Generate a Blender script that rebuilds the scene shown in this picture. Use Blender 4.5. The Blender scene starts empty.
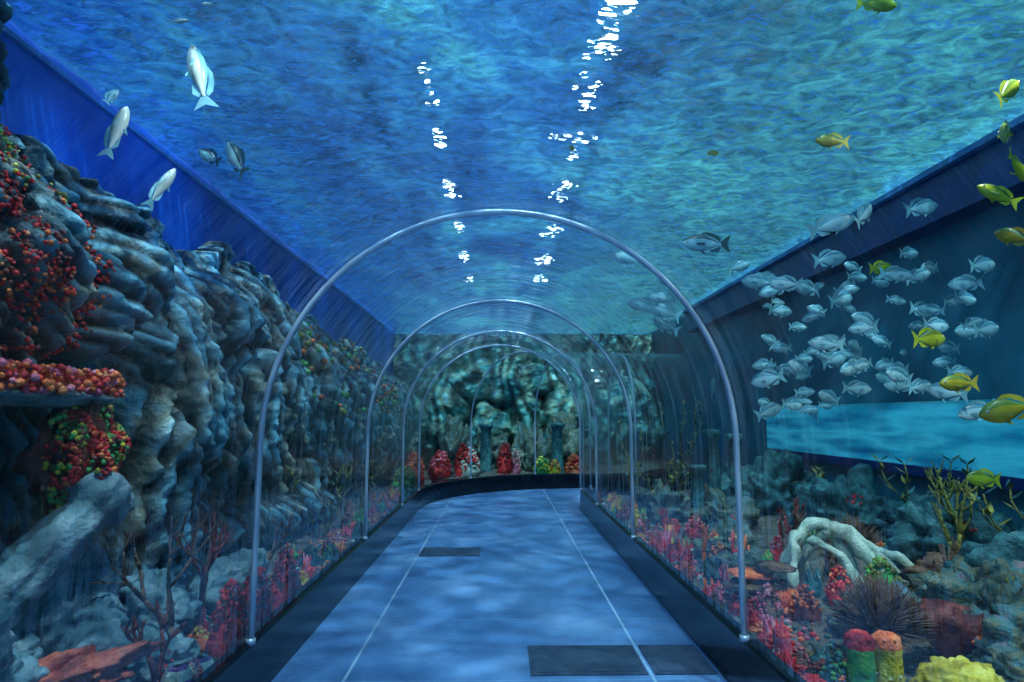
import bpy, math, random
from mathutils import Vector, Matrix, noise
random.seed(7)
R=random.uniform
D=bpy.data; SC=bpy.context.scene
# ------------------------------------------------------------------ materials
def mk(name, stops, scale=5, rough=.6, bump=.3, bscale=None, stretch=(1,1,1), attr=None, metallic=0, spec=.5, emis=0, detail=6, sss=0, bdist=.02):
    m=D.materials.new(name); m.use_nodes=True; nt=m.node_tree; N=nt.nodes; L=nt.links
    b=N['Principled BSDF']; tc=N.new('ShaderNodeTexCoord'); mp=N.new('ShaderNodeMapping'); mp.inputs['Scale'].default_value=stretch
    L.new(tc.outputs['Object'],mp.inputs[0])
    n=N.new('ShaderNodeTexNoise'); n.inputs['Scale'].default_value=scale; n.inputs['Detail'].default_value=detail
    L.new(mp.outputs[0],n.inputs[0]); cr=N.new('ShaderNodeValToRGB')
    el=cr.color_ramp.elements
    k=len(stops)
    for i,c in enumerate(stops):
        p=.3+.4*i/max(1,k-1)
        if i<2: e=el[i]; e.position=p
        else: e=el.new(p)
        e.color=(*c,1)
    if k==1: el[1].color=(*stops[0],1)
    L.new(n.outputs[0],cr.inputs[0]); out=cr.outputs[0]
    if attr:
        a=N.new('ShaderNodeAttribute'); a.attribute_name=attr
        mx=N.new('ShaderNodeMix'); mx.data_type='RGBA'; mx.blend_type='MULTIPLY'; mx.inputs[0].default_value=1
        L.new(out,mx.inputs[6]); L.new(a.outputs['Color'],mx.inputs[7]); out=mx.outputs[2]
    L.new(out,b.inputs['Base Color'])
    b.inputs['Roughness'].default_value=rough; b.inputs['Metallic'].default_value=metallic
    b.inputs['Specular IOR Level'].default_value=spec
    if emis: L.new(out,b.inputs['Emission Color']); b.inputs['Emission Strength'].default_value=emis
    if bump:
        n2=N.new('ShaderNodeTexNoise'); n2.inputs['Scale'].default_value=bscale or scale*4; n2.inputs['Detail'].default_value=5
        L.new(mp.outputs[0],n2.inputs[0]); bp=N.new('ShaderNodeBump'); bp.inputs['Strength'].default_value=bump; bp.inputs['Distance'].default_value=bdist
        L.new(n2.outputs[0],bp.inputs['Height']); L.new(bp.outputs[0],b.inputs['Normal'])
    return m
M={}
M['rock']=mk('sculpted_rock',[(.010,.055,.10),(.04,.16,.20),(.12,.28,.32),(.18,.18,.12),(.34,.46,.44)],2.6,.5,1,24,attr='ridge_shade')
M['rock_warm']=mk('ruin_rock',[(.02,.14,.14),(.07,.27,.24),(.20,.28,.18),(.22,.46,.44)],2.5,.65,.8,18,attr='ridge_shade')
M['stone']=mk('stone_block',[(.03,.10,.12),(.12,.22,.24),(.34,.42,.42)],7,.6,1,30)
M['redrock']=mk('red_rock',[(.08,.02,.02),(.32,.04,.02),(.60,.12,.06),(.35,.14,.10)],9,.6,1,30)
M['bed']=mk('gravel_bed',[(.01,.03,.04),(.06,.07,.05),(.20,.12,.08),(.05,.12,.11),(.28,.24,.18)],16,.7,1,50)
M['bluewall']=mk('painted_blue_wall',[(.001,.02,.16),(.002,.07,.40),(.004,.15,.70)],.8,.5,.1,emis=.04)  # blue paint plus a weak added glow; caustic light and dark in its tones
M['tealwall']=mk('teal_wall',[(.002,.05,.10),(.006,.13,.20),(.02,.24,.32)],.9,.5,.1)
M['beam']=mk('navy_beam',[(.002,.015,.10),(.004,.03,.18)],3,.35,.1)
M['ledge']=mk('light_ledge',[(.03,.16,.42),(.06,.22,.5)],3,.4,.1)
M['window']=mk('lit_window',[(.002,.12,.28),(.01,.30,.48),(.05,.55,.72),(.01,.26,.44)],1.6,.2,0,stretch=(1,.5,4),emis=.3)
M['curb']=mk('black_curb',[(.004,.006,.010),(.010,.016,.025)],8,.15,.05)
M['steel']=mk('arch_steel',[(.40,.47,.55),(.65,.70,.74)],6,.3,.05,metallic=.4)
def coral(n,*c,s=14,b=.8): M[n]=mk(n+'_coral',list(c),s,.6,b,45)
coral('red',(.28,.005,.008),(.7,.015,.02),(.95,.08,.04))
coral('orange',(.50,.06,.01),(.95,.18,.04),(1,.36,.14))
coral('pink',(.45,.04,.10),(.8,.14,.22),(.9,.4,.4))
coral('yellow',(.35,.25,.01),(.75,.55,.03),(.9,.75,.15))
coral('green',(.01,.12,.03),(.05,.35,.08),(.25,.6,.12))
coral('purple',(.06,.02,.12),(.16,.06,.24),(.34,.2,.42))
coral('brown',(.05,.03,.018),(.14,.07,.035),(.28,.14,.07))
coral('darkred',(.08,.01,.01),(.2,.03,.02),(.36,.08,.05))
coral('white',(.30,.40,.30),(.55,.64,.48),(.8,.82,.66))
coral('olive',(.06,.07,.01),(.2,.2,.03),(.4,.36,.06))
coral('teal',(.006,.04,.05),(.02,.12,.13),(.07,.26,.25))
coral('reef',(.005,.03,.035),(.03,.10,.09),(.16,.15,.08),(.06,.2,.2),(.30,.2,.2),s=9,b=1)
M['f_silver']=mk('fish_silver',[(.24,.50,.52),(.50,.78,.76)],8,.3,.1)
M['f_back']=mk('fish_teal_back',[(.03,.18,.24),(.12,.34,.40)],8,.35,.1)
M['f_fin']=mk('fish_fin',[(.10,.30,.36),(.25,.5,.5)],8,.4,.1)
M['f_yellow']=mk('fish_yellow',[(.22,.32,.01),(.52,.60,.03)],8,.35,.1)
M['f_olive']=mk('fish_olive',[(.05,.12,.02),(.20,.28,.03)],8,.35,.1)
M['f_orange']=mk('fish_orange',[(.30,.22,.01),(.60,.45,.03)],8,.35,.1)
M['f_dark']=mk('fish_dark',[(.01,.04,.05),(.06,.12,.10)],8,.35,.1)
M['f_pale']=mk('fish_pale',[(.50,.55,.45),(.75,.78,.68)],8,.3,.1)
M['eye']=mk('fish_eye',[(.9,.9,.7),(.9,.9,.8)],3,.2,0)
M['pupil']=mk('fish_pupil',[(.005,.005,.005),(.01,.01,.01)],3,.1,0)
M['lamp']=mk('lamp_bulb',[(.9,.97,1),(1,1,1)],3,.3,0,emis=18)
M['lampbody']=mk('lamp_body',[(.1,.12,.15),(.2,.22,.25)],3,.4,0)

# acrylic : thin sheet, facing-weighted reflection over clear transmission
def acrylic():
    m=D.materials.new('acrylic'); m.use_nodes=True; nt=m.node_tree; N=nt.nodes; L=nt.links
    N.remove(N['Principled BSDF']); o=N['Material Output']
    t=N.new('ShaderNodeBsdfTransparent'); t.inputs[0].default_value=(.84,.95,1,1)
    g=N.new('ShaderNodeBsdfGlossy'); g.inputs['Roughness'].default_value=.05; g.inputs['Color'].default_value=(.88,.96,1,1)
    tc=N.new('ShaderNodeTexCoord'); mp=N.new('ShaderNodeMapping'); mp.inputs['Scale'].default_value=(.5,6,.5); L.new(tc.outputs['Object'],mp.inputs[0])
    n=N.new('ShaderNodeTexNoise'); n.inputs['Scale'].default_value=1.4; n.inputs['Detail'].default_value=4; L.new(mp.outputs[0],n.inputs[0])
    bp=N.new('ShaderNodeBump'); bp.inputs['Strength'].default_value=.8; bp.inputs['Distance'].default_value=.05; L.new(n.outputs[0],bp.inputs['Height']); L.new(bp.outputs[0],g.inputs['Normal'])
    f=N.new('ShaderNodeLayerWeight'); f.inputs[0].default_value=.5
    def pw_(e,k,add):
        pw=N.new('ShaderNodeMath'); pw.operation='POWER'; pw.inputs[1].default_value=e; L.new(f.outputs['Facing'],pw.inputs[0])
        ml=N.new('ShaderNodeMath'); ml.operation='MULTIPLY_ADD'; ml.inputs[1].default_value=k; L.new(pw.outputs[0],ml.inputs[0])
        if add is None: ml.inputs[2].default_value=.02
        else: L.new(add,ml.inputs[2])
        return ml.outputs[0]
    fac=pw_(6,.45,pw_(2.2,.42,None))
    mx=N.new('ShaderNodeMixShader'); L.new(fac,mx.inputs[0]); L.new(t.outputs[0],mx.inputs[1]); L.new(g.outputs[0],mx.inputs[2]); L.new(mx.outputs[0],o.inputs[0])
    return m
M['acrylic']=acrylic()
# water surface
def water():
    m=D.materials.new('water_surface'); m.use_nodes=True; nt=m.node_tree; N=nt.nodes; L=nt.links
    N.remove(N['Principled BSDF']); o=N['Material Output']
    tc=N.new('ShaderNodeTexCoord')
    def nz(scale,st,det=4,dist=0):
        mp=N.new('ShaderNodeMapping'); mp.inputs['Scale'].default_value=st; L.new(tc.outputs['Object'],mp.inputs[0])
        n=N.new('ShaderNodeTexNoise'); n.inputs['Scale'].default_value=scale; n.inputs['Detail'].default_value=det; n.inputs['Distortion'].default_value=dist
        L.new(mp.outputs[0],n.inputs[0]); return n
    big=nz(.9,(1,.5,1),5,.9)
    cr=N.new('ShaderNodeValToRGB'); e=cr.color_ramp.elements
    e[0].position=.36; e[0].color=(.004,.014,.06,1); e[1].position=.64; e[1].color=(.026,.13,.16,1)
    q=e.new(.45); q.color=(.008,.034,.10,1); q=e.new(.56); q.color=(.014,.075,.14,1)
    L.new(big.outputs[0],cr.inputs[0])
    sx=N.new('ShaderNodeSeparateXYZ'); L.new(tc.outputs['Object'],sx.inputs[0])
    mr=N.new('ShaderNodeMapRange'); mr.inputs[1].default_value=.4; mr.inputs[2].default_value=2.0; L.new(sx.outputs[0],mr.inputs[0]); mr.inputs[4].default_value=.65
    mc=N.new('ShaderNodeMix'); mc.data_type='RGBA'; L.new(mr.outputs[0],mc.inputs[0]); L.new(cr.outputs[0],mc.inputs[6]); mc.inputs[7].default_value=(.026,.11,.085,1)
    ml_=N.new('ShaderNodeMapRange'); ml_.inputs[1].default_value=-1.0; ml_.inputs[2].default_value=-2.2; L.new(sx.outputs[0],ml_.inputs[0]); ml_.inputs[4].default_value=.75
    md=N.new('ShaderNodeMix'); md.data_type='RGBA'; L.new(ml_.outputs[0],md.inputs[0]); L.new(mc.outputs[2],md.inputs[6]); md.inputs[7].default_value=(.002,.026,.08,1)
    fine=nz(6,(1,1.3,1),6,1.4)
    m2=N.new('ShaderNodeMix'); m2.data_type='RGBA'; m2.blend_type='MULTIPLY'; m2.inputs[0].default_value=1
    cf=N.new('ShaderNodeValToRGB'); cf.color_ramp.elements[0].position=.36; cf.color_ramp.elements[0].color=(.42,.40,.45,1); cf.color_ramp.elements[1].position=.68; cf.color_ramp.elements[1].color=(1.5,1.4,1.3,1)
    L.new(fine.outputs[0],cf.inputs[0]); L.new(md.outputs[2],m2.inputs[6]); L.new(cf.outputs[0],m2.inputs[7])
    bn=nz(3.6,(1,1.6,1),5,1.0); bp=N.new('ShaderNodeBump'); bp.inputs['Strength'].default_value=.65; bp.inputs['Distance'].default_value=.06; L.new(bn.outputs[0],bp.inputs['Height'])
    tr=N.new('ShaderNodeBsdfTranslucent'); L.new(m2.outputs[2],tr.inputs[0]); L.new(bp.outputs[0],tr.inputs['Normal'])
    gl=N.new('ShaderNodeBsdfGlossy'); gl.inputs['Roughness'].default_value=.05; gl.inputs[0].default_value=(.75,.92,1,1); L.new(bp.outputs[0],gl.inputs['Normal'])
    a=N.new('ShaderNodeMixShader'); a.inputs[0].default_value=.5; L.new(tr.outputs[0],a.inputs[1]); L.new(gl.outputs[0],a.inputs[2])
    tp=N.new('ShaderNodeBsdfTransparent'); tp.inputs[0].default_value=(.72,.92,1,1)
    pn=nz(8,(1,2.6,1),3,1.8); pr=N.new('ShaderNodeMapRange'); pr.inputs[1].default_value=.53; pr.inputs[2].default_value=.65; L.new(pn.outputs[0],pr.inputs[0]); pr.inputs[4].default_value=.8
    b=N.new('ShaderNodeMixShader'); L.new(pr.outputs[0],b.inputs[0]); L.new(a.outputs[0],b.inputs[1]); L.new(tp.outputs[0],b.inputs[2])
    L.new(b.outputs[0],o.inputs[0]); return m
M['water']=water()
# floor slate
def floormat():
    m=mk('slate_floor',[(.05,.13,.29),(.11,.24,.46),(.24,.40,.64)],1.6,.32,.25,30,stretch=(1,.8,1),detail=9)
    nt=m.node_tree; N=nt.nodes; L=nt.links; b=N['Principled BSDF']
    src=b.inputs['Base Color'].links[0].from_socket
    tc=N.new('ShaderNodeTexCoord'); s=N.new('ShaderNodeSeparateXYZ'); L.new(tc.outputs['Object'],s.inputs[0])
    def M_(op,a,bv):
        n=N.new('ShaderNodeMath'); n.operation=op
        if hasattr(a,'node'): L.new(a,n.inputs[0])
        else: n.inputs[0].default_value=a
        if bv is not None:
            if hasattr(bv,'node'): L.new(bv,n.inputs[1])
            else: n.inputs[1].default_value=bv
        return n.outputs[0]
    ax=M_('ABSOLUTE',s.outputs[0],None); l1=M_('LESS_THAN',M_('ABSOLUTE',M_('SUBTRACT',ax,.83),None),.008)
    fy=M_('ABSOLUTE',M_('SUBTRACT',M_('FRACT',M_('DIVIDE',s.outputs[1],1.0),None),.5),None); l2=M_('LESS_THAN',fy,.004)
    ln=M_('MAXIMUM',l1,M_('MULTIPLY',l2,.45))
    mx=N.new('ShaderNodeMix'); mx.data_type='RGBA'; L.new(ln,mx.inputs[0]); L.new(src,mx.inputs[6]); mx.inputs[7].default_value=(.36,.52,.66,1)
    L.new(mx.outputs[2],b.inputs['Base Color']); return m
M['floor']=floormat()
M['hatch']=mk('hatch_plate',[(.03,.05,.09),(.06,.09,.14)],12,.4,.4)

# ------------------------------------------------------------------ mesh builder
class MB:
    def __init__(s): s.v=[]; s.f=[]; s.m=[]; s.slots=[]
    def add(s,vs,fs,mat):
        if mat not in s.slots: s.slots.append(mat)
        k=s.slots.index(mat); o=len(s.v); s.v+=[tuple(v) for v in vs]
        s.f+=[tuple(i+o for i in f) for f in fs]; s.m+=[k]*len(fs)
    def obj(s,name,smooth=True,cols=None,parent=None):
        me=D.meshes.new(name); me.from_pydata(s.v,[],s.f)
        for k in s.slots: me.materials.append(M[k])
        me.polygons.foreach_set('material_index',s.m); me.polygons.foreach_set('use_smooth',[smooth]*len(s.f))
        if cols:
            at=me.color_attributes.new('ridge_shade','FLOAT_COLOR','POINT'); at.data.foreach_set('color',[c for q in cols for c in (q,q,q,1)])
        me.update(); o=D.objects.new(name,me); SC.collection.objects.link(o)
        if parent: o.parent=parent
        return o
def tube(mb,pts,rad,mat,seg=8,cap=True,flat=1):
    pts=[Vector(p) for p in pts]; n=len(pts); vs=[];fs=[]
    t0=(pts[1]-pts[0]).normalized(); ref=Vector((0,0,1)) if abs(t0.z)<.9 else Vector((1,0,0)); u=t0.cross(ref).normalized()
    for i,p in enumerate(pts):
        t=(pts[min(i+1,n-1)]-pts[max(i-1,0)]).normalized()
        u=(u-t*u.dot(t)).normalized(); w=t.cross(u)
        r=rad[i] if isinstance(rad,(list,tuple)) else rad
        for k in range(seg):
            a=2*math.pi*k/seg; vs.append(p+u*(math.cos(a)*r)+w*(math.sin(a)*r*flat))
    for i in range(n-1):
        for k in range(seg):
            a=i*seg+k; b=i*seg+(k+1)%seg; fs.append((a,b,b+seg,a+seg))
    if cap:
        fs.append(tuple(range(seg))[::-1]); fs.append(tuple((n-1)*seg+k for k in range(seg)))
    mb.add(vs,fs,mat)
import bmesh
_ico={}
def ico(s):
    if s not in _ico:
        b=bmesh.new(); bmesh.ops.create_icosphere(b,subdivisions=s,radius=1); b.verts.ensure_lookup_table()
        _ico[s]=([v.co.copy() for v in b.verts],[tuple(v.index for v in f.verts) for f in b.faces]); b.free()
    return _ico[s]
def blob(mb,c,sc,mat,amp=.25,fr=1.5,sub=3,rot=None,ridge=0,fine=0):
    vs,fs=ico(sub); off=Vector((R(0,50),R(0,50),R(0,50))); c=Vector(c); out=[]
    for v in vs:
        d=noise.fractal(v*fr+off,1.0,2.0,4)*amp
        if ridge: d+=ridge*abs(math.sin(9*noise.noise(v*1.6+off)))
        if fine: d+=fine*noise.fractal(v*6+off,.8,2.0,3)
        q=v*(1+d); q=Vector((q.x*sc[0],q.y*sc[1],q.z*sc[2]))
        if rot: q=rot@q
        out.append(c+q)
    mb.add(out,fs,mat)
def polyps(mb,c,rad,n,r,mats,flat=.5,up=Vector((0,0,1))):
    vs,fs=ico(1); c=Vector(c)
    for i in range(n):
        a=R(0,6.283); q=math.sqrt(R(0,1)); p=c+Vector((math.cos(a)*q*rad[0],math.sin(a)*q*rad[1],(1-q*q)*rad[2]+R(0,.3)*rad[2]))
        s=r*R(.6,1.4); mb.add([p+v*s*R(.8,1.2) for v in vs],fs,random.choice(mats))
def branch(mb,p,d,L,r,mat,depth,spread=.55,n=2,seg=6,up=.15,tip=None):
    p=Vector(p); d=Vector(d).normalized(); pts=[p]; rr=[r]
    for i in range(4):
        d=(d+Vector((R(-1,1),R(-1,1),R(-1,1)))*.16+Vector((0,0,up*.4))).normalized(); p=p+d*L/4; pts.append(p); rr.append(r*(1-.09*(i+1)))
    if depth==0: rr[-1]*=.7
    tube(mb,pts,rr,tip if (depth==0 and tip) else mat,seg)
    if depth>0:
        for k in range(n+(1 if R(0,1)<.35 else 0)):
            nd=(d+Vector((R(-1,1),R(-1,1),R(-.6,1)))*spread*1.5).normalized()
            branch(mb,p,nd,L*R(.65,.9),r*.66,mat,depth-1,spread,n,seg,up,tip)
def lathe(mb,c,prof,mat,seg=20,wob=.06,mats=None):
    vs=[];fs=[];c=Vector(c); o=R(0,9)
    for i,(r,z) in enumerate(prof):
        for k in range(seg):
            a=2*math.pi*k/seg; rr=r*(1+wob*noise.noise(Vector((math.cos(a)*2+o,math.sin(a)*2,z*8))))+wob*.25*r*math.cos(a*7)
            vs.append(c+Vector((math.cos(a)*rr,math.sin(a)*rr,z)))
    for i in range(len(prof)-1):
        for k in range(seg):
            a=i*seg+k;b=i*seg+(k+1)%seg; fs.append((a,b,b+seg,a+seg))
    if mats:
        for i in range(len(prof)-1): mb.add([],[],mats[i])
        o0=len(mb.v); mb.v+=[tuple(v) for v in vs]
        for j,f in enumerate(fs): mb.f.append(tuple(x+o0 for x in f)); mb.m.append(mb.slots.index(mats[j//seg]))
    else: mb.add(vs,fs,mat)
def box(mb,lo,hi,mat):
    x0,y0,z0=lo;x1,y1,z1=hi
    mb.add([(x0,y0,z0),(x1,y0,z0),(x1,y1,z0),(x0,y1,z0),(x0,y0,z1),(x1,y0,z1),(x1,y1,z1),(x0,y1,z1)],[(0,3,2,1),(4,5,6,7),(0,1,5,4),(1,2,6,5),(2,3,7,6),(3,0,4,7)],mat)

# ------------------------------------------------------------------ tunnel sweep
WX_L=-2.65; WX_R=3.85; WZ=3.5; Y0=-3.0; YB=9.6; YE=15.6
def frame(s):   # s: path parameter in metres
    if s<=YB: return Vector((0,s,0)),Vector((1,0,0))
    a=(s-YB)/1.5
    if a<=math.pi/2: return Vector((1.5-1.5*math.cos(a),YB+1.5*math.sin(a),0)),Vector((math.cos(a),-math.sin(a),0))
    e=s-YB-1.5*math.pi/2; return Vector((1.5+e,YB+1.5,0)),Vector((0,-1,0))
S_END=YB+1.5*math.pi/2+2.33
def sweep(mb,prof,stations,mat,closed=False):
    n=len(prof); vs=[];fs=[]
    for s in stations:
        p,r=frame(s)
        for (a,z) in prof: vs.append(p+r*a+Vector((0,0,z)))
    for i in range(len(stations)-1):
        for k in range(n if closed else n-1):
            a=i*n+k;b=i*n+(k+1)%n; fs.append((a,b,b+n,a+n))
    mb.add(vs,fs,mat)
ST=[Y0+i*.6 for i in range(22)]+[YB+.12*i for i in range(1,20)]+[YB+1.5*math.pi/2,S_END]
HR=1.25; SZ=1.267; BZ=.29
def arcprof(r=HR,n=40):
    return [(-r,BZ),(-r,.6),(-r,.95)]+[(-r*math.cos(math.pi*i/n),SZ+r*math.sin(math.pi*i/n)) for i in range(n+1)]+[(r,.95),(r,.6),(r,BZ)]
mb=MB(); sweep(mb,arcprof(),ST,'acrylic'); mb.obj('acrylic_tunnel')
mb=MB(); sweep(mb,[(-1.215,0),(-.4,0),(.4,0),(1.215,0)],ST,'floor'); mb.obj('floor',False)
for sg in (-1,1):
    mb=MB(); sweep(mb,[(sg*1.21,-.02),(sg*1.225,.27),(sg*1.235,.285),(sg*1.30,.285),(sg*1.30,-.25),(sg*1.21,-.25)],ST,'curb',True); mb.obj('tunnel_curb',False)
for s in (.6,3.24,5.85,8.0,9.6,10.7,11.5,12.6):
    p,r=frame(s); mb=MB(); pts=[p+r*a+Vector((0,0,z)) for a,z in arcprof(HR-.022)]
    tube(mb,pts,.016,'steel',10)
    for sg in (-1,1):
        q=p+r*sg*(HR-.022); tube(mb,[q+Vector((0,0,.283)),q+Vector((0,0,.31))],.024,'steel',12)
    mb.obj('tunnel_arch')
def hatch(x0,y0,x1,y1):
    mb=MB(); box(mb,(x0,y0,.001),(x1,y1,.008),'hatch'); box(mb,(x0+.03,y0+.03,.008),(x1-.03,y1-.03,.011),'hatch'); mb.obj('floor_hatch',False)
hatch(.17,3.55,.81,3.98); hatch(.85,3.55,1.19,3.98); hatch(-.81,6.45,-.2,6.85)

# ------------------------------------------------------------------ rock height fields
def ell(y,z,E):
    b=0
    for (yc,zc,ry,rz,a) in E:
        q=1-((y-yc)/ry)**2-((z-zc)/rz)**2
        if q>0: b=max(b,a*q**.4)
    return b
EL=[(2.55,2.02,.5,.6,.80),(3.2,2.0,.34,.40,.72),(3.75,2.25,.3,.45,.5),(4.2,1.35,.5,1.15,.66),(4.9,2.1,.4,.5,.6),(5.0,1.3,.38,.9,.5),(5.75,1.5,.42,1.25,.62),(6.55,1.4,.35,1.2,.55),(7.3,1.3,.5,1.3,.62),(8.3,1.2,.5,1.2,.5),(9.3,1.2,.6,1.2,.65),(11,1.2,1,1.1,.7),(13,1.2,1,1.1,.7),
    (2.2,.8,.8,.6,.40),(1.6,3.1,1.2,1.0,.45),(3.3,.6,.6,.55,.48),(.6,1.5,1.0,1.2,.7),(-1,1.8,1.1,1.5,.7),(6.5,.4,1.5,.35,.7)]
def topL(y):
    t=3.7 if y<2.9 else (3.7-(y-2.9)*3.5 if y<3.15 else 2.82)
    if y>7: t=2.82-(y-7)*.06
    return t+.30*noise.noise(Vector((y*2.2,3.3,0)))
def TL(y,z):
    w=Vector((y,z,0)); tp=topL(y)
    k=(tp-z)/tp
    b=.34*max(0,k)**.5 if k>0 else -.3
    e=ell(y+.10*noise.noise(w*2.3),z+.12*noise.noise(w*2.3+Vector((9,0,0))),EL)
    t=max(b,e) if k>0 else (b if e<.05 or z>tp+.15 else max(b,e-.25-(z-tp)*2))
    warp=.26*noise.noise(Vector((y*.9,z*1.2,5)))+.03*noise.noise(Vector((y*4,z*4,1)))
    up=1/(1+math.exp(-(z-1.75)*9)) if y<3.9 else 0
    # large slabs divided by crevices with painted-in shade
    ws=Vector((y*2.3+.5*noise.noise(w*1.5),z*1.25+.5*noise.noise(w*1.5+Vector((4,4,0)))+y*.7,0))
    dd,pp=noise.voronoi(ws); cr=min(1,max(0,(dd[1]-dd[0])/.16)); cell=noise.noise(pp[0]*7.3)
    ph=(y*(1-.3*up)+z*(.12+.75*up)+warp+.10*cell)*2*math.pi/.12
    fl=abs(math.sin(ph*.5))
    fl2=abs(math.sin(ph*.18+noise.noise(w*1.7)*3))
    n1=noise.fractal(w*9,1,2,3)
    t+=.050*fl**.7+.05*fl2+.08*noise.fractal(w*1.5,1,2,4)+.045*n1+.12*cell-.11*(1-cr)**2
    ridge_shade=(.12+1.7*fl**2*(.3+.7*fl2)+.5*noise.noise(w*4)+.6*n1)*(.12+.88*cr)*(1+.5*cell)  # ridge highlights and crevice shade painted into the vertex colour
    return t,max(.04,min(2.3,ridge_shade))
def field(name,mat,us,vs_,fn):
    V=[];F=[];C=[]; nu=len(us);nv=len(vs_)
    for u in us:
        for v in vs_:
            p,c=fn(u,v); V.append(p); C.append(c)
    for i in range(nu-1):
        for j in range(nv-1):
            a=i*nv+j; F.append((a,a+1,a+nv+1,a+nv))
    mb=MB(); mb.add(V,F,mat); return mb.obj(name,True,C)
def fr(a,b,n): return [a+(b-a)*i/n for i in range(n+1)]
def fL(y,z):
    t,c=TL(y,z); return (WX_L+t,y,z),c
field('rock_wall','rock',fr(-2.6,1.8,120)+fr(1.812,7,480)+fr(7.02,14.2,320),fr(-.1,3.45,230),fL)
EE=[(-1.6,1.0,.9,1.3,1.2),(-.3,.8,.5,.9,1.0),(.6,1.0,.45,1.2,.9),(1.7,1.2,.8,1.2,1.0),(3,1.2,.9,1.2,1.1),(0,2.2,1.5,.5,.7)]
def fE(x,z):
    w=Vector((x,z,7)); t=.25+ell(x+.2*noise.noise(w*2),z+.2*noise.noise(w*2.2),EE)*.9+.25*noise.fractal(w*1.7,1,2,5)
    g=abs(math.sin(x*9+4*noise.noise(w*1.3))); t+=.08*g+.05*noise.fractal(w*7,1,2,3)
    return (x,YE-max(.05,t),z),max(.15,min(1.8,.3+1.1*g*g+.8*noise.noise(w*4)))  # backdrop ridges also get painted highlights in the vertex colour
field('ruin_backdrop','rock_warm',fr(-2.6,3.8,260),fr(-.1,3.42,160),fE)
# tank beds
def bedz(x,y):
    return .14+.10*abs(abs(x)-1.3)+.05*noise.fractal(Vector((x*1.5,y*1.5,2)),1,2,4)
def bed(name,us,vs_):
    return field(name,'bed',us,vs_,lambda x,y:((x,y,bedz(x,y)),1))
bed('gravel_bed',fr(-2.65,-1.31,30),fr(-2.9,15.5,240)); bed('gravel_bed',fr(1.31,3.85,50),fr(-2.9,9.7,190)); bed('gravel_bed',fr(-1.3,3.8,60),fr(12.42,15.5,50))
# shell
def slab(name,lo,hi,mat):
    mb=MB(); box(mb,lo,hi,mat); return mb.obj(name,False)
slab('wall_left',(WX_L-.15,Y0,-.3),(WX_L,YE,3.9),'bluewall')
slab('wall_right',(WX_R,Y0,-.3),(WX_R+.15,YE,3.9),'tealwall')
slab('wall_back',(WX_L-.15,YE,-.3),(WX_R+.15,YE+.15,3.9),'tealwall')
slab('tank_base',(WX_L-.15,Y0,-.45),(WX_R+.15,YE+.15,-.3),'curb')
mb=MB(); box(mb,(WX_R-.22,Y0,3.02),(WX_R-.002,12,3.40),'beam'); box(mb,(WX_R-.28,Y0,3.40),(WX_R-.002,12,3.45),'ledge'); mb.obj('waterline_beam',False)
mb=MB(); box(mb,(WX_L+.002,2.5,3.42),(WX_L+.03,14,3.45),'ledge'); mb.obj('trim_1',False)
mb=MB(); box(mb,(WX_R-.03,2.2,.95),(WX_R-.003,8.9,1.53),'window'); box(mb,(WX_R-.07,2.2,.86),(WX_R-.003,8.9,.95),'beam'); box(mb,(WX_R-.05,2.2,1.53),(WX_R-.003,8.9,1.56),'tealwall'); mb.obj('window_1',False)
# water surface
us=fr(WX_L+.01,WX_R-.01,200); vs_=fr(Y0,YE-.01,440); V=[];F=[]
for y in vs_:
    for x in us:
        V.append((x,y,WZ+.035*noise.noise(Vector((x*2.2,y*2.6,0)))+.018*noise.noise(Vector((x*6,y*7.5,4)))))
n=len(us)
for i in range(len(vs_)-1):
    for j in range(n-1):
        a=i*n+j; F.append((a,a+1,a+n+1,a+n))
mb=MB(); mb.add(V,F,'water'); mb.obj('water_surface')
# lamp bars with clustered bulbs above the water
for lx,ys,wd in ((-.72,[(2.9,.35),(3.4,.9),(5.4,.8),(6.6,.6),(8.2,.7),(10,.7),(12,.8),(14.2,.6)],.07),(.90,[(2.95,1.15),(4.2,1.1),(5.5,.8),(6.7,.8),(8.2,.8),(10.2,.7),(12.2,.8),(14,.7)],.14)):
    for y,L in ys:
        mb=MB(); box(mb,(lx-.02,y,4.66),(lx+.02,y+L,4.69),'lampbody')
        vs,fs=ico(2); dn=1 if y<5 else .5
        for k in range(int(L*dn*(52 if lx>0 else 32))):
            p=Vector((lx+random.gauss(0,wd*.6),y+R(0,L),4.62)); s=R(.010,.034); mb.add([p+Vector((v.x*s*1.7,v.y*s,v.z*s)) for v in vs],fs,'lamp')
            tube(mb,[(lx,p.y,4.67),(p.x,p.y,4.65)],.006,'lampbody',4)
        mb.obj('strip_lamp')

# ------------------------------------------------------------------ left decor
def Ls(y,z,o=0): return Vector((WX_L+TL(y,z)[0]+o,y,z))
mb=MB()  # fallen stone column leaning up
a=Vector((-2.0,2.42,.56)); b=Vector((-1.84,3.05,1.07)); N_=40; V=[];F=[]; ax=(b-a).normalized(); u=ax.cross(Vector((0,0,1))).normalized(); w=ax.cross(u); sg=40
for i in range(N_+1):
    t=i/N_; c=a.lerp(b,t); r=.105
    if t>.80: r=.135
    if t>.96: r=.11
    if .74<t<.80: r=.095
    for k in range(sg):
        q=2*math.pi*k/sg; nv=Vector((math.cos(q)*1.5,math.sin(q)*1.5,t*6)); rr=r*(1+.06*math.cos(q*9)+.18*noise.noise(nv)+.12*noise.noise(nv*4))
        V.append(c+u*math.cos(q)*rr+w*math.sin(q)*rr)
for i in range(N_):
    for k in range(sg):
        p=i*sg+k; q=i*sg+(k+1)%sg; F.append((p,q,q+sg,p+sg))
F.append(tuple(N_*sg+k for k in range(sg))); F.append(tuple(range(sg))[::-1])
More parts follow.
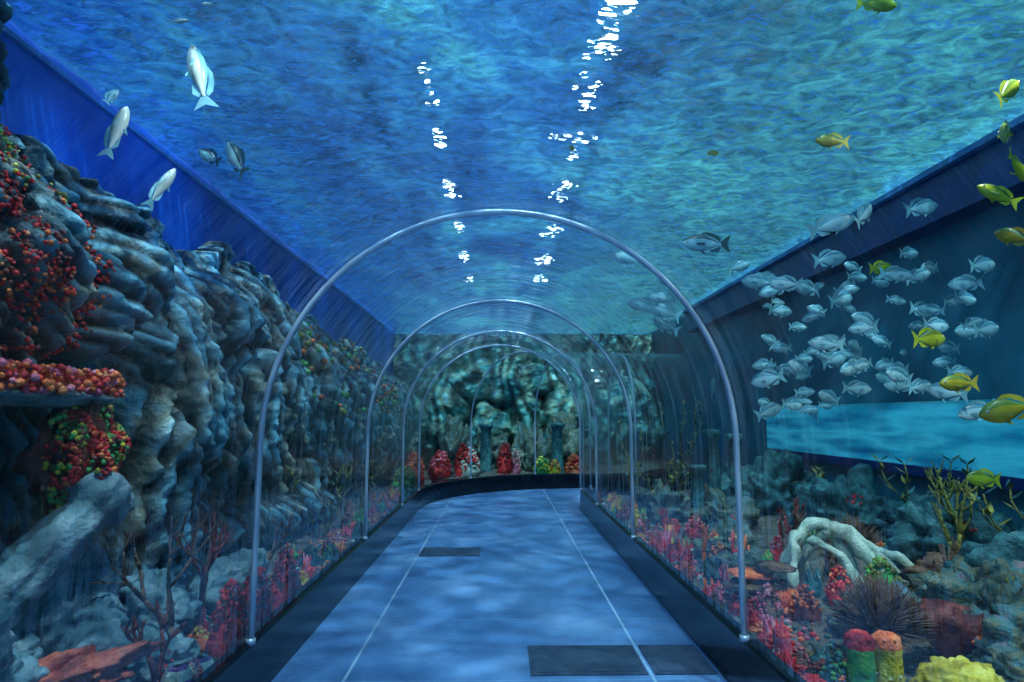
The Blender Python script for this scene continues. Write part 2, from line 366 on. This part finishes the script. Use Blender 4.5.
mb.add(V,F,'stone'); mb.obj('fallen_stone_column')
for (c,s) in [((-1.95,2.45,.38),(.24,.24,.18)),((-1.72,2.75,.33),(.18,.2,.14)),((-1.98,2.95,.5),(.2,.25,.26)),((-1.62,3.1,.26),(.14,.18,.12)),((-2.0,2.15,.5),(.3,.25,.3)),((-1.85,3.5,.35),(.2,.25,.2)),((-1.75,4.3,.3),(.15,.25,.15))]:
    mb=MB(); rot=Matrix.Rotation(R(-.5,.5),3,'Z')@Matrix.Rotation(R(-.3,.3),3,'X'); blob(mb,c,s,'stone',.5,1.1,5,rot,.08,.10); mb.obj('boulder')
mb=MB(); blob(mb,(-1.80,2.52,.36),(.36,.11,.085),'redrock',.5,1.6,5,Matrix.Rotation(.3,3,'Z')@Matrix.Rotation(-.25,3,'Y'),0,.14); mb.obj('red_encrusted_rock')
mb=MB(); vs,fs=ico(1)
blob(mb,(-2.1,2.75,1.50),(.2,.55,.06),'stone',.3,1.5,4)
for i in range(620):
    y=R(2.25,3.3); x=-2.08+.24*math.sqrt(max(0,1-((y-2.75)/.58)**2))*R(.1,1.1); p=Vector((x,y,1.55+R(-.05,.06))); s=R(.010,.022); mb.add([p+v*s for v in vs],fs,random.choice(['orange','orange','pink','red']))
mb.obj('orange_shelf_coral')
mb=MB(); blob(mb,(-2.0,3.0,1.20),(.14,.17,.22),'darkred',.6,2,4)
for i in range(1200):
    v=Vector((abs(R(-1,1)),R(-1,1),R(-1,1))).normalized(); q1=noise.noise(Vector((v.y*2,v.z*2,3))); g=1+.35*noise.noise(v*2.5)
    p=Vector((-2.0+v.x*.17*g,3.0+v.y*.20*g,1.20+v.z*.26*g)); s=R(.007,.016); mb.add([p+q*s for q in vs],fs,random.choice(['green','green','olive','darkred','yellow'] if q1>-.02 else ['red','red','red','orange']))
mb.obj('soft_coral')
mb=MB()
for i in range(3200):
    y=R(2.1,3.05); z=R(1.66,2.75)
    if noise.noise(Vector((y*3,z*3,1)))<-.05: continue
    p=Ls(y,z,R(-.01,.03)); s=R(.006,.014); mb.add([p+v*s for v in vs],fs,random.choice(['red','red','red','orange','darkred','darkred'] if z<2.35 else ['olive','green','red','yellow','red']))
mb.obj('wall_anemones')
mb=MB()
for i in range(700):
    y=R(7,12.5); z=R(1.4,2.6); 
    if noise.noise(Vector((y*1.5,z*2,4)))<.05: continue
    p=Ls(y,z,.02); s=R(.025,.05); mb.add([p+v*s for v in vs],fs,random.choice(['olive','green','olive','orange','darkred']))
mb.obj('wall_sponges')
for (x,y,h,m_) in [(-1.57,3.15,.22,'brown'),(-1.62,3.55,.2,'darkred'),(-1.5,2.85,.14,'darkred'),(-1.7,4.6,.16,'brown')]:
    mb=MB(); branch(mb,(x,y,bedz(x,y)-.02),(R(-.2,.2),0,1),h,.024,m_,4,.5); mb.obj('branching_coral')
def bouquet(name,x,y,r,n,mats,h=.12,tubes=False):
    mb=MB(); z=bedz(x,y)
    blob(mb,(x,y,z+h*.2),(r,r,h*.6),mats[0],.35,2,3)
    if tubes:
        for i in range(n//6):
            a=R(0,6.28);q=R(0,.8)*r; bx=x+math.cos(a)*q; by=y+math.sin(a)*q; t=h*R(.8,1.6)
            tube(mb,[(bx,by,z),(bx+R(-.01,.01),by,z+t*.5),(bx+R(-.02,.02),by,z+t)],[r*.13,r*.15,r*.1],random.choice(mats),8)
    else: polyps(mb,(x,y,z+h*.35),(r,r,h*.8),n,r*.13,mats)
    return mb.obj(name)
pal=[['red','darkred'],['orange','yellow'],['red','pink'],['green','olive'],['darkred','orange'],['brown','pink'],['teal','green'],['yellow','orange'],['red','orange'],['brown','orange'],['teal','reef']]
y=2.7
while y<9.6:
    for sg in (-1,1):
        for k in range(2):
            x=sg*R(1.42,1.62 if k==0 else 1.9); pm=random.choice(pal); r=R(.04,.085); yy=y+R(-.1,.1)
            bouquet('cluster_coral',x,yy,r,80,pm,R(.06,.14),R(0,1)<.3)
    y+=.25
for sg in (-1,1):   # pebble strips along the glass
    mb=MB()
    for i in range(2200):
        x=sg*R(1.32,1.8); yy=R(1.8,9.4); s=R(.008,.022); p=Vector((x,yy,bedz(x,yy)+s*.4)); mb.add([p+Vector((v.x*s*R(.8,1.3),v.y*s,v.z*s*.8)) for v in vs],fs,random.choice(['white','orange','brown','red','teal','pink','olive','brown','teal']))
    mb.obj('pebble_strip')
for (x,y) in [(-1.42,3.45),(-1.42,3.8),(-1.42,4.3)]:
    bouquet('red_coral',x,y,.09,160,['red','darkred','red'],.28)
mb=MB()
for (x,y) in [(-1.42,2.92),(-1.38,3.05)]:
    z=bedz(x,y)
    lathe(mb,(x,y,z-.02),[(.05,0),(.07,.05),(.065,.1),(.045,.14),(.02,.15)],'white',20,.05,['white','purple','white','purple'])
mb.obj('striped_shell')
bouquet('orange_coral',-1.38,2.98,.05,60,['orange','pink'],.1)
# ------------------------------------------------------------------ end decor
for (x,y,pm,r,h) in [(-1.2,12.7,['red','pink'],.22,.4),(-.6,12.7,['white','red'],.2,.4),(-.75,12.75,['red','darkred'],.16,.5),(.1,12.7,['red','darkred'],.16,.45),(.3,12.75,['pink','white'],.12,.35),(.85,12.7,['green','yellow'],.18,.3),(1.1,12.6,['yellow','orange'],.12,.3),(1.5,12.6,['orange','red'],.2,.35),(-1.55,11.4,['red','orange'],.2,.4),(-1.5,10,['green','olive'],.2,.35)]:
    bouquet('reef_coral',x,y,r,190,pm,h,False)
for (x,y,s) in [(-.9,13.6,(.3,.3,.7)),(-.2,13.9,(.4,.3,.5)),(.6,13.7,(.3,.3,.6)),(1.4,13.8,(.4,.3,.8))]:
    mb=MB(); blob(mb,(x,y,bedz(x,y)+s[2]*.4),s,'reef',.7,1.6,5,None,.1,.16); mb.obj('reef_rock')
# ------------------------------------------------------------------ right decor
mb=MB()  # pale arching skeleton coral
def arcp(p0,p1,h,n=14,sway=0):
    p0=Vector(p0);p1=Vector(p1); return [p0.lerp(p1,t/n)+Vector((.03*noise.noise(p0*3+Vector((t*.3,0,0))),0,h*math.sin(t/n*math.pi)**.8+.04*noise.noise(Vector((t*.4,p1.x*5,0))))) for t in range(n+1)]
z=.24
for (p0,p1,h,r) in [((2.05,4.6,z),(2.5,4.5,z),.42,.042),((2.2,4.7,z),(2.6,4.3,z+.02),.34,.040),((2.12,4.55,z+.3),(1.98,4.3,z),.12,.034),((2.35,4.5,z+.36),(2.75,4.3,z+.02),.08,.042),((2.2,4.5,z+.26),(2.42,4.25,z),.1,.032),((2.3,4.5,z+.36),(2.5,4.55,z+.1),.1,.034),((2.5,4.4,z+.2),(2.9,4.25,z),.1,.03)]:
    P=arcp(p0,p1,h); tube(mb,P,[r*(1+.6*noise.noise(q*11)) for q in P],'white',12)
mb.obj('arching_skeleton_coral')
def spiky(name,x,y,r,n,mat,h=1,z0=0):
    mb=MB(); z=bedz(x,y)
    if z0: tube(mb,[(x,y,z-.03),(x,y,z+z0)],[.06,.05],mat,8)
    z+=z0
    blob(mb,(x,y,z+.03),(r*.3,r*.3,r*.3),mat,.3,2,2)
    for i in range(n):
        a=R(0,6.28); e=R(-.2 if z0 else .05,1.5); d=Vector((math.cos(a)*math.cos(e),math.sin(a)*math.cos(e),math.sin(e)*h)); L=r*R(.75,1.05); p=Vector((x,y,z+.04)); mid=p+d*L*.5+Vector((0,0,.02))
        tube(mb,[p,mid,p+d*L+Vector((0,0,.03))],[.006,.005,.002],mat,4)
        q=mid; d2=(d+Vector((R(-.5,.5),R(-.5,.5),R(-.2,.5)))).normalized(); tube(mb,[q,q+d2*L*.4],[.004,.0015],mat,4)
    return mb.obj(name)
spiky('brush_coral',1.86,3.15,.24,560,'brown',1.0,.14)
spiky('brush_coral',2.9,5.2,.25,200,'brown')
mb=MB() # red cup sponge
cx,cy=2.17,3.1; z=bedz(cx,cy)+.05
lathe(mb,(cx,cy,z-.08),[(.05,0),(.05,.08),(.10,.16),(.135,.26),(.125,.31),(.10,.29),(.06,.2),(.01,.16)],'darkred',40,.4); mb.obj('red_cup_sponge')
def barrel(x,y,h,r,a,b_):
    mb=MB(); z=bedz(x,y)
    lathe(mb,(x,y,z-.02),[(r*.8,0),(r*1.05,h*.3),(r,h*.6),(r*.95,h*.75),(r,h*.82),(r*.9,h*.95),(r*.55,h),(r*.3,h*.93)],a,24,.3,[a,a,a,a,b_,b_,b_])
    polyps(mb,(x,y,z+h*.86),(r*.9,r*.9,r*.3),60,r*.16,[b_])
    polyps(mb,(x,y,z+h*.1),(r*1.2,r*1.2,h*.6),80,r*.12,[a,'olive' if a=='green' else 'white'])
    mb.obj('barrel_sponge')
barrel(1.55,2.78,.36,.055,'green','red'); barrel(1.68,2.80,.32,.055,'yellow','orange'); barrel(1.42,3.25,.22,.04,'pink','red')
mb=MB(); blob(mb,(1.9,2.66,.27),(.16,.14,.12),'yellow',.15,3,5,None,.12,.08); mb.obj('brain_coral')
mb=MB(); blob(mb,(2.3,2.75,.26),(.2,.2,.12),'reef',.3,2,5,None,.1,.1); mb.obj('brain_coral')
def anemone(x,y,r,mat,n=90):
    mb=MB(); z=bedz(x,y); blob(mb,(x,y,z+.02),(r*.7,r*.7,.05),mat,.2,2,2)
    for i in range(n):
        a=R(0,6.28);q=R(.1,1); d=Vector((math.cos(a)*q,math.sin(a)*q,1.1-q)); p=Vector((x,y,z+.04))+Vector((math.cos(a),math.sin(a),0))*q*r*.5
        tube(mb,[p,p+d*r*.4,p+d*r*.8+Vector((R(-.01,.01),R(-.01,.01),0))],[.009,.009,.006],mat,5)
    mb.obj('sea_anemone')
anemone(1.42,2.95,.10,'red'); anemone(1.5,3.55,.10,'orange'); anemone(1.95,2.75,.1,'pink'); anemone(1.75,3.9,.12,'orange'); anemone(1.41,3.2,.09,'red'); anemone(1.62,3.1,.09,'darkred')
mb=MB() # plate coral
for i in range(5): blob(mb,(1.7+R(-.1,.1),4.05+R(-.1,.1),.24+.05*i),(.17-.015*i,.15,.018),'orange' if i%2 else 'brown',.4,2,3)
mb.obj('plate_coral')
for (x,y,s,m_) in [(2.35,3.0,(.2,.2,.16),'reef'),(2.55,2.9,(.3,.25,.24),'reef'),(2.2,3.6,(.2,.18,.13),'stone'),(2.7,3.5,(.26,.26,.22),'reef'),(3.1,3.6,(.3,.28,.28),'teal'),(3.3,4.6,(.3,.36,.3),'teal'),(2.0,3.5,(.14,.14,.12),'reef'),(1.75,4.7,(.18,.18,.12),'reef'),(3.2,5.8,(.35,.5,.35),'teal'),(2.0,5.6,(.22,.26,.15),'reef'),(2.4,6.8,(.26,.36,.2),'reef'),(1.95,7.6,(.25,.4,.25),'reef'),(3.2,7.5,(.45,.5,.4),'teal'),(2.9,4.1,(.2,.2,.16),'brown')]:
    mb=MB(); blob(mb,(x,y,bedz(x,y)+s[2]*.3),s,m_,.7,1.6,5,None,.1,.16)
    for k in range(5): a=R(0,6.28); polyps(mb,(x+math.cos(a)*s[0]*.5,y+math.sin(a)*s[1]*.5,bedz(x,y)+s[2]*.8),(s[0]*.25,s[1]*.25,s[2]*.25),22,.013,random.choice(pal))
    mb.obj('reef_rock')
for i in range(50):
    x=R(1.9,3.5); y=R(2.7,8.6); pm=random.choice(pal); bouquet('reef_coral',x,y,R(.05,.11),90,pm,R(.08,.2),R(0,1)<.4)
for (x,y,h,m_,d) in [(3.0,4.2,.19,'olive',4),(3.25,4.4,.22,'olive',4),(2.75,3.9,.13,'brown',3),(2.2,4.9,.16,'brown',3),(3.2,3.4,.16,'brown',4),(2.55,5.4,.16,'darkred',3),(1.62,6.2,.13,'red',3),(2.6,3.3,.12,'olive',3),(2.45,2.7,.1,'pink',3),(1.7,5.3,.12,'orange',3)]:
    mb=MB(); branch(mb,(x,y,bedz(x,y)-.02),(R(-.1,.1),0,1),h,.028,m_,d,.45,up=.3); mb.obj('branching_coral')
def kelp(x,y,h):
    mb=MB(); z=bedz(x,y)
    for s in range(4):
        a=R(0,6.28); P=[Vector((x+math.cos(a)*.04*i+.03*math.sin(i*1.2+a),y+.03*math.sin(a)*i,z-.02+h*i/9)) for i in range(10)]
        tube(mb,P,.006,'olive',5)
        for i in range(1,10):
            for sd in (-1,1):
                d=Vector((math.cos(a+i)*sd,math.sin(a+i)*sd,.7)).normalized(); L=.11; q=P[i]; n_=d.cross(Vector((0,0,1))).normalized()*.02
                mb.add([q,q+d*L*.4+n_,q+d*L,q+d*L*.4-n_],[(0,1,2,3)],random.choice(['olive','teal']))
    mb.obj('kelp_plant')
for k in [(3.35,4.9,.7),(3.35,3.9,.6),(2.9,6.3,.6),(-1.8,6.5,.7),(-1.75,8,.6),(2.1,8.3,.6),(-1.9,9.5,.9),(2.6,9.0,1.3),(1.9,8.9,1.1)]: kelp(*k)
def column(x,y,h,r):
    mb=MB(); z=bedz(x,y)-.03
    box(mb,(x-r*1.4,y-r*1.4,z),(x+r*1.4,y+r*1.4,z+.07),'teal')
    lathe(mb,(x,y,z+.07),[(r*1.3,0),(r*1.3,.03),(r,.06),(r*.96,h*.5),(r*.9,h*.84),(r*1.2,h*.88),(r*1.3,h*.92),(r*1.3,h*.96),(.01,h*.97)],'teal',28,.14)
    mb.obj('ruined_column')
column(2.55,7.5,.95,.08); column(2.85,7.6,.9,.08); column(2.2,7.0,.6,.08); column(-.3,13.2,1.0,.12); column(1.2,13.1,1.1,.12)
# ------------------------------------------------------------------ fish
def fishmesh(mb,T,hm,wm,back,belly,fin,stripe=None,fork=.5):
    tt=[0,.03,.08,.16,.27,.40,.52,.64,.76,.87,.95,1]; hh=[.05,.22,.42,.66,.88,1,.97,.84,.62,.38,.24,.22]; ww=[.1,.4,.66,.9,1,1,.92,.78,.56,.32,.18,.12]
    seg=14; V=[]; xs=[.5-.80*t for t in tt]
    for x,h,w in zip(xs,hh,ww):
        for k in range(seg):
            a=2*math.pi*k/seg; V.append(T@Vector((x,math.cos(a)*w*wm/2,math.sin(a)*h*hm/2-.02*(1-h)*hm)))
    for i in range(len(tt)-1):
        F=[];G=[]
        for k in range(seg):
            a=i*seg+k;b=i*seg+(k+1)%seg; (F if 1<=k<seg//2-1 else G).append((a,b,b+seg,a+seg))
        for fs_,m_ in ((F,back),(G,belly)):
            if stripe and i in stripe[0]: m_=stripe[1]
            if m_ not in mb.slots: mb.slots.append(m_)
            fishF.append((fs_,mb.slots.index(m_)))
    o=len(mb.v); mb.v+=[tuple(v) for v in V]
    for fs_,mi in fishF: mb.f+=[tuple(x+o for x in f) for f in fs_]; mb.m+=[mi]*len(fs_)
    fishF.clear()
    mb.add([V[k] for k in range(seg)],[tuple(range(seg))],belly)
    def P(L,fs_,m_): mb.add([T@Vector(p) for p in L],fs_,m_)
    P([(-.28,0,.09*hm),(-.28,0,-.09*hm),(-.40,0,.26*hm+.04),(-.5,0,.40*hm+.06),(-.5+.14*fork,0,0),(-.5,0,-.40*hm-.06),(-.40,0,-.26*hm-.04)],[(0,2,3,4),(0,4,1),(1,4,5,6)],fin)
    D_=[(.22,.43*hm),(.08,.5*hm),(-.06,.46*hm),(-.2,.27*hm),(-.26,.15*hm)]; H=[.01,.07,.07,.08,.03]
    for sg in (1,-1):
        q=D_ if sg==1 else D_[2:]; hq=H if sg==1 else [.01,.09,.03]
        L=[(x,0,sg*z*.96) for x,z in q]+[(x-.05,0,sg*(z+h*(.5+hm))) for (x,z),h in zip(q,hq)]; n=len(q)
        P(L,[(i,i+1,n+i+1,n+i) for i in range(n-1)],fin)
    for sg in (1,-1):
        P([(.22,sg*wm*.48,-.05*hm),(.20,sg*wm*.48,-.16*hm),(.06,sg*(wm*.5+.07),-.24*hm),(.05,sg*(wm*.5+.07),-.08*hm)],[(0,1,2,3)],fin)
        P([(.15,sg*.01,-.42*hm),(.05,sg*.01,-.45*hm),(.0,sg*.05,-.58*hm-.03)],[(0,1,2)],fin)
        a_,b_=ico(1); c=Vector((.385,sg*wm*.40,.08*hm)); P([c+v*.028 for v in a_],b_,'eye'); P([c+Vector((.003,sg*.014,0))+v*.018 for v in a_],b_,'pupil')
fishF=[]
def TM(x,y,z,L,yaw,pitch=0,roll=0):
    return Matrix.Translation((x,y,z))@Matrix.Rotation(math.radians(yaw),4,'Z')@Matrix.Rotation(math.radians(-pitch),4,'Y')@Matrix.Rotation(math.radians(roll),4,'X')@Matrix.Scale(L,4)
KIND={'silver_bream':(.40,.16,'f_back','f_silver','f_fin',None),'yellow_tang':(.46,.15,'f_olive','f_yellow','f_yellow',None),'olive_wrasse':(.34,.17,'f_olive','f_yellow','f_yellow',None),
 'pale_mullet':(.24,.19,'f_fin','f_pale','f_fin',None),'dark_snapper':(.36,.17,'f_dark','f_silver','f_dark',None),'orange_grouper':(.42,.2,'f_olive','f_orange','f_orange',None)}
def fish(kind,*a):
    mb=MB(); hm,wm,b,c,f,s=KIND[kind]; fishmesh(mb,TM(*a),hm,wm,b,c,f,s); mb.obj(kind)
fish('pale_mullet',-1.43,2.8,3.0,.36,160,72,30); fish('pale_mullet',-1.80,2.8,2.72,.28,30,75,-30); fish('pale_mullet',-1.80,3.2,2.6,.26,20,62,-20)
fish('dark_snapper',-1.5,3.4,2.85,.28,150,55,0); fish('pale_mullet',-1.35,2.7,3.3,.08,180,0); 
fish('dark_snapper',1.44,4.2,2.6,.34,175,3); fish('silver_bream',2.0,3.6,2.55,.28,-20,15); fish('silver_bream',2.14,3.5,2.58,.22,30,40); fish('silver_bream',2.7,3.8,2.73,.26,10,12)
fish('orange_grouper',1.70,3.0,2.8,.17,172,8); fish('silver_bream',1.78,4.5,2.51,.2,10,20); fish('silver_bream',1.77,5,1.78,.2,80,70); fish('silver_bream',1.72,5,1.62,.2,60,60)
for (x,y,z,L,yw,pt) in [(1.45,6.2,2.52,.34,160,18),(1.62,6,2.42,.34,155,22),(1.66,6.1,2.30,.3,150,30),(1.5,5.6,2.48,.25,165,10),(1.1,5.2,2.75,.3,160,20)]: fish('silver_bream',x,y,z,L,yw,pt)
for (k,x,y,z,L,yw,pt) in [('orange_grouper',.36,3,2.75,.07,60,20),('orange_grouper',1.08,3,2.73,.07,10,10),('silver_bream',-1.9,2.9,2.95,.10,40,60),('pale_mullet',-1.6,2.9,3.35,.1,10,10),('dark_snapper',-1.75,3.6,2.95,.2,160,30)]: fish(k,x,y,z,L,yw,pt)
fish('yellow_tang',2.54,4,2.38,.18,5,3); fish('yellow_tang',2.4,3.4,1.83,.22,10,3); fish('orange_grouper',2.25,3.0,1.56,.19,175,0); fish('orange_grouper',2.32,2.8,1.43,.26,170,-12); fish('yellow_tang',2.33,3,1.1,.17,178,5)
fish('yellow_tang',2.26,2.6,2.66,.19,60,20); fish('olive_wrasse',2.2,2.6,2.37,.19,170,30); fish('olive_wrasse',2.20,2.5,2.80,.22,25,35); fish('olive_wrasse',1.65,2.5,3.2,.20,5,0); fish('orange_grouper',2.25,2.6,2.18,.16,120,30); fish('olive_wrasse',2.3,2.6,2.5,.2,30,-30)
mb=MB(); k=0; hm,wm,b,c,f,s=KIND['silver_bream']
while k<90:
    y=R(3.8,7.6); q=R(.42,.82); x=y*q
    if x>3.55 or x<1.75: continue
    z=1.42+y*R(0,1)**1.1*.27
    if z>2.85: continue
    k+=1; fishmesh(mb,TM(x,y,z,R(.13,.25),random.choice([R(160,200),R(130,230),R(-15,20)]),R(-16,25)),hm+R(.0,.1),wm,b,c,f,s)
mb.obj('fish_school')

# ------------------------------------------------------------------ lights
W=D.worlds.new('World'); SC.world=W; W.use_nodes=True; bg=W.node_tree.nodes['Background']; bg.inputs[0].default_value=(.05,.28,.85,1); bg.inputs[1].default_value=.7
def sun(n,e,rot,c,ang):
    l=D.lights.new(n,'SUN'); l.energy=e; l.color=c; l.angle=math.radians(ang); o=D.objects.new(n,l); o.rotation_euler=[math.radians(a) for a in rot]; o.location=(0,0,8); SC.collection.objects.link(o)
sun('sun_over_tank',15,(18,8,0),(.74,.93,1),3)
sun('sun_over_tank_side',8,(38,-25,0),(.60,.86,1),3.5)
def spot(x,y,z,tx,ty,tz,e,c,ang=95):  # added fill lights without real fixtures, brightening wall, rocks, corals and far end
    l=D.lights.new('fill_spot','SPOT'); l.energy=e; l.color=c; l.spot_size=math.radians(ang); l.spot_blend=.8; l.shadow_soft_size=.02
    o=D.objects.new('fill_spot',l); o.location=(x,y,z); o.rotation_euler=(Vector((tx,ty,tz))-Vector((x,y,z))).to_track_quat('-Z','Y').to_euler(); SC.collection.objects.link(o)
spot(-1.0,2.6,3.3,-2.1,3.3,1.2,45,(.75,.93,1))
spot(-1.1,5.6,3.3,-2.2,6.2,1.2,38,(.65,.9,1))
spot(-1.5,3.9,3.35,-2.65,4.3,2.9,25,(.1,.35,1),110)
spot(2.2,2.4,3.3,2.0,3.2,.3,85,(1,.95,.85))
spot(2.3,5.4,3.3,2.6,5.8,.6,45,(.6,.92,1),110)
spot(.6,12.6,3.3,.2,14,1.0,45,(.5,1,1),120)
# camera
c=D.cameras.new('camera'); c.sensor_width=36; c.lens=620/1024*36; c.clip_start=.02; co=D.objects.new('camera',c); SC.collection.objects.link(co)
co.location=(0,0,1.4); co.rotation_euler=(math.radians(90+6.9),0,math.radians(-1.1)); SC.camera=co
SC.view_settings.view_transform='Standard'
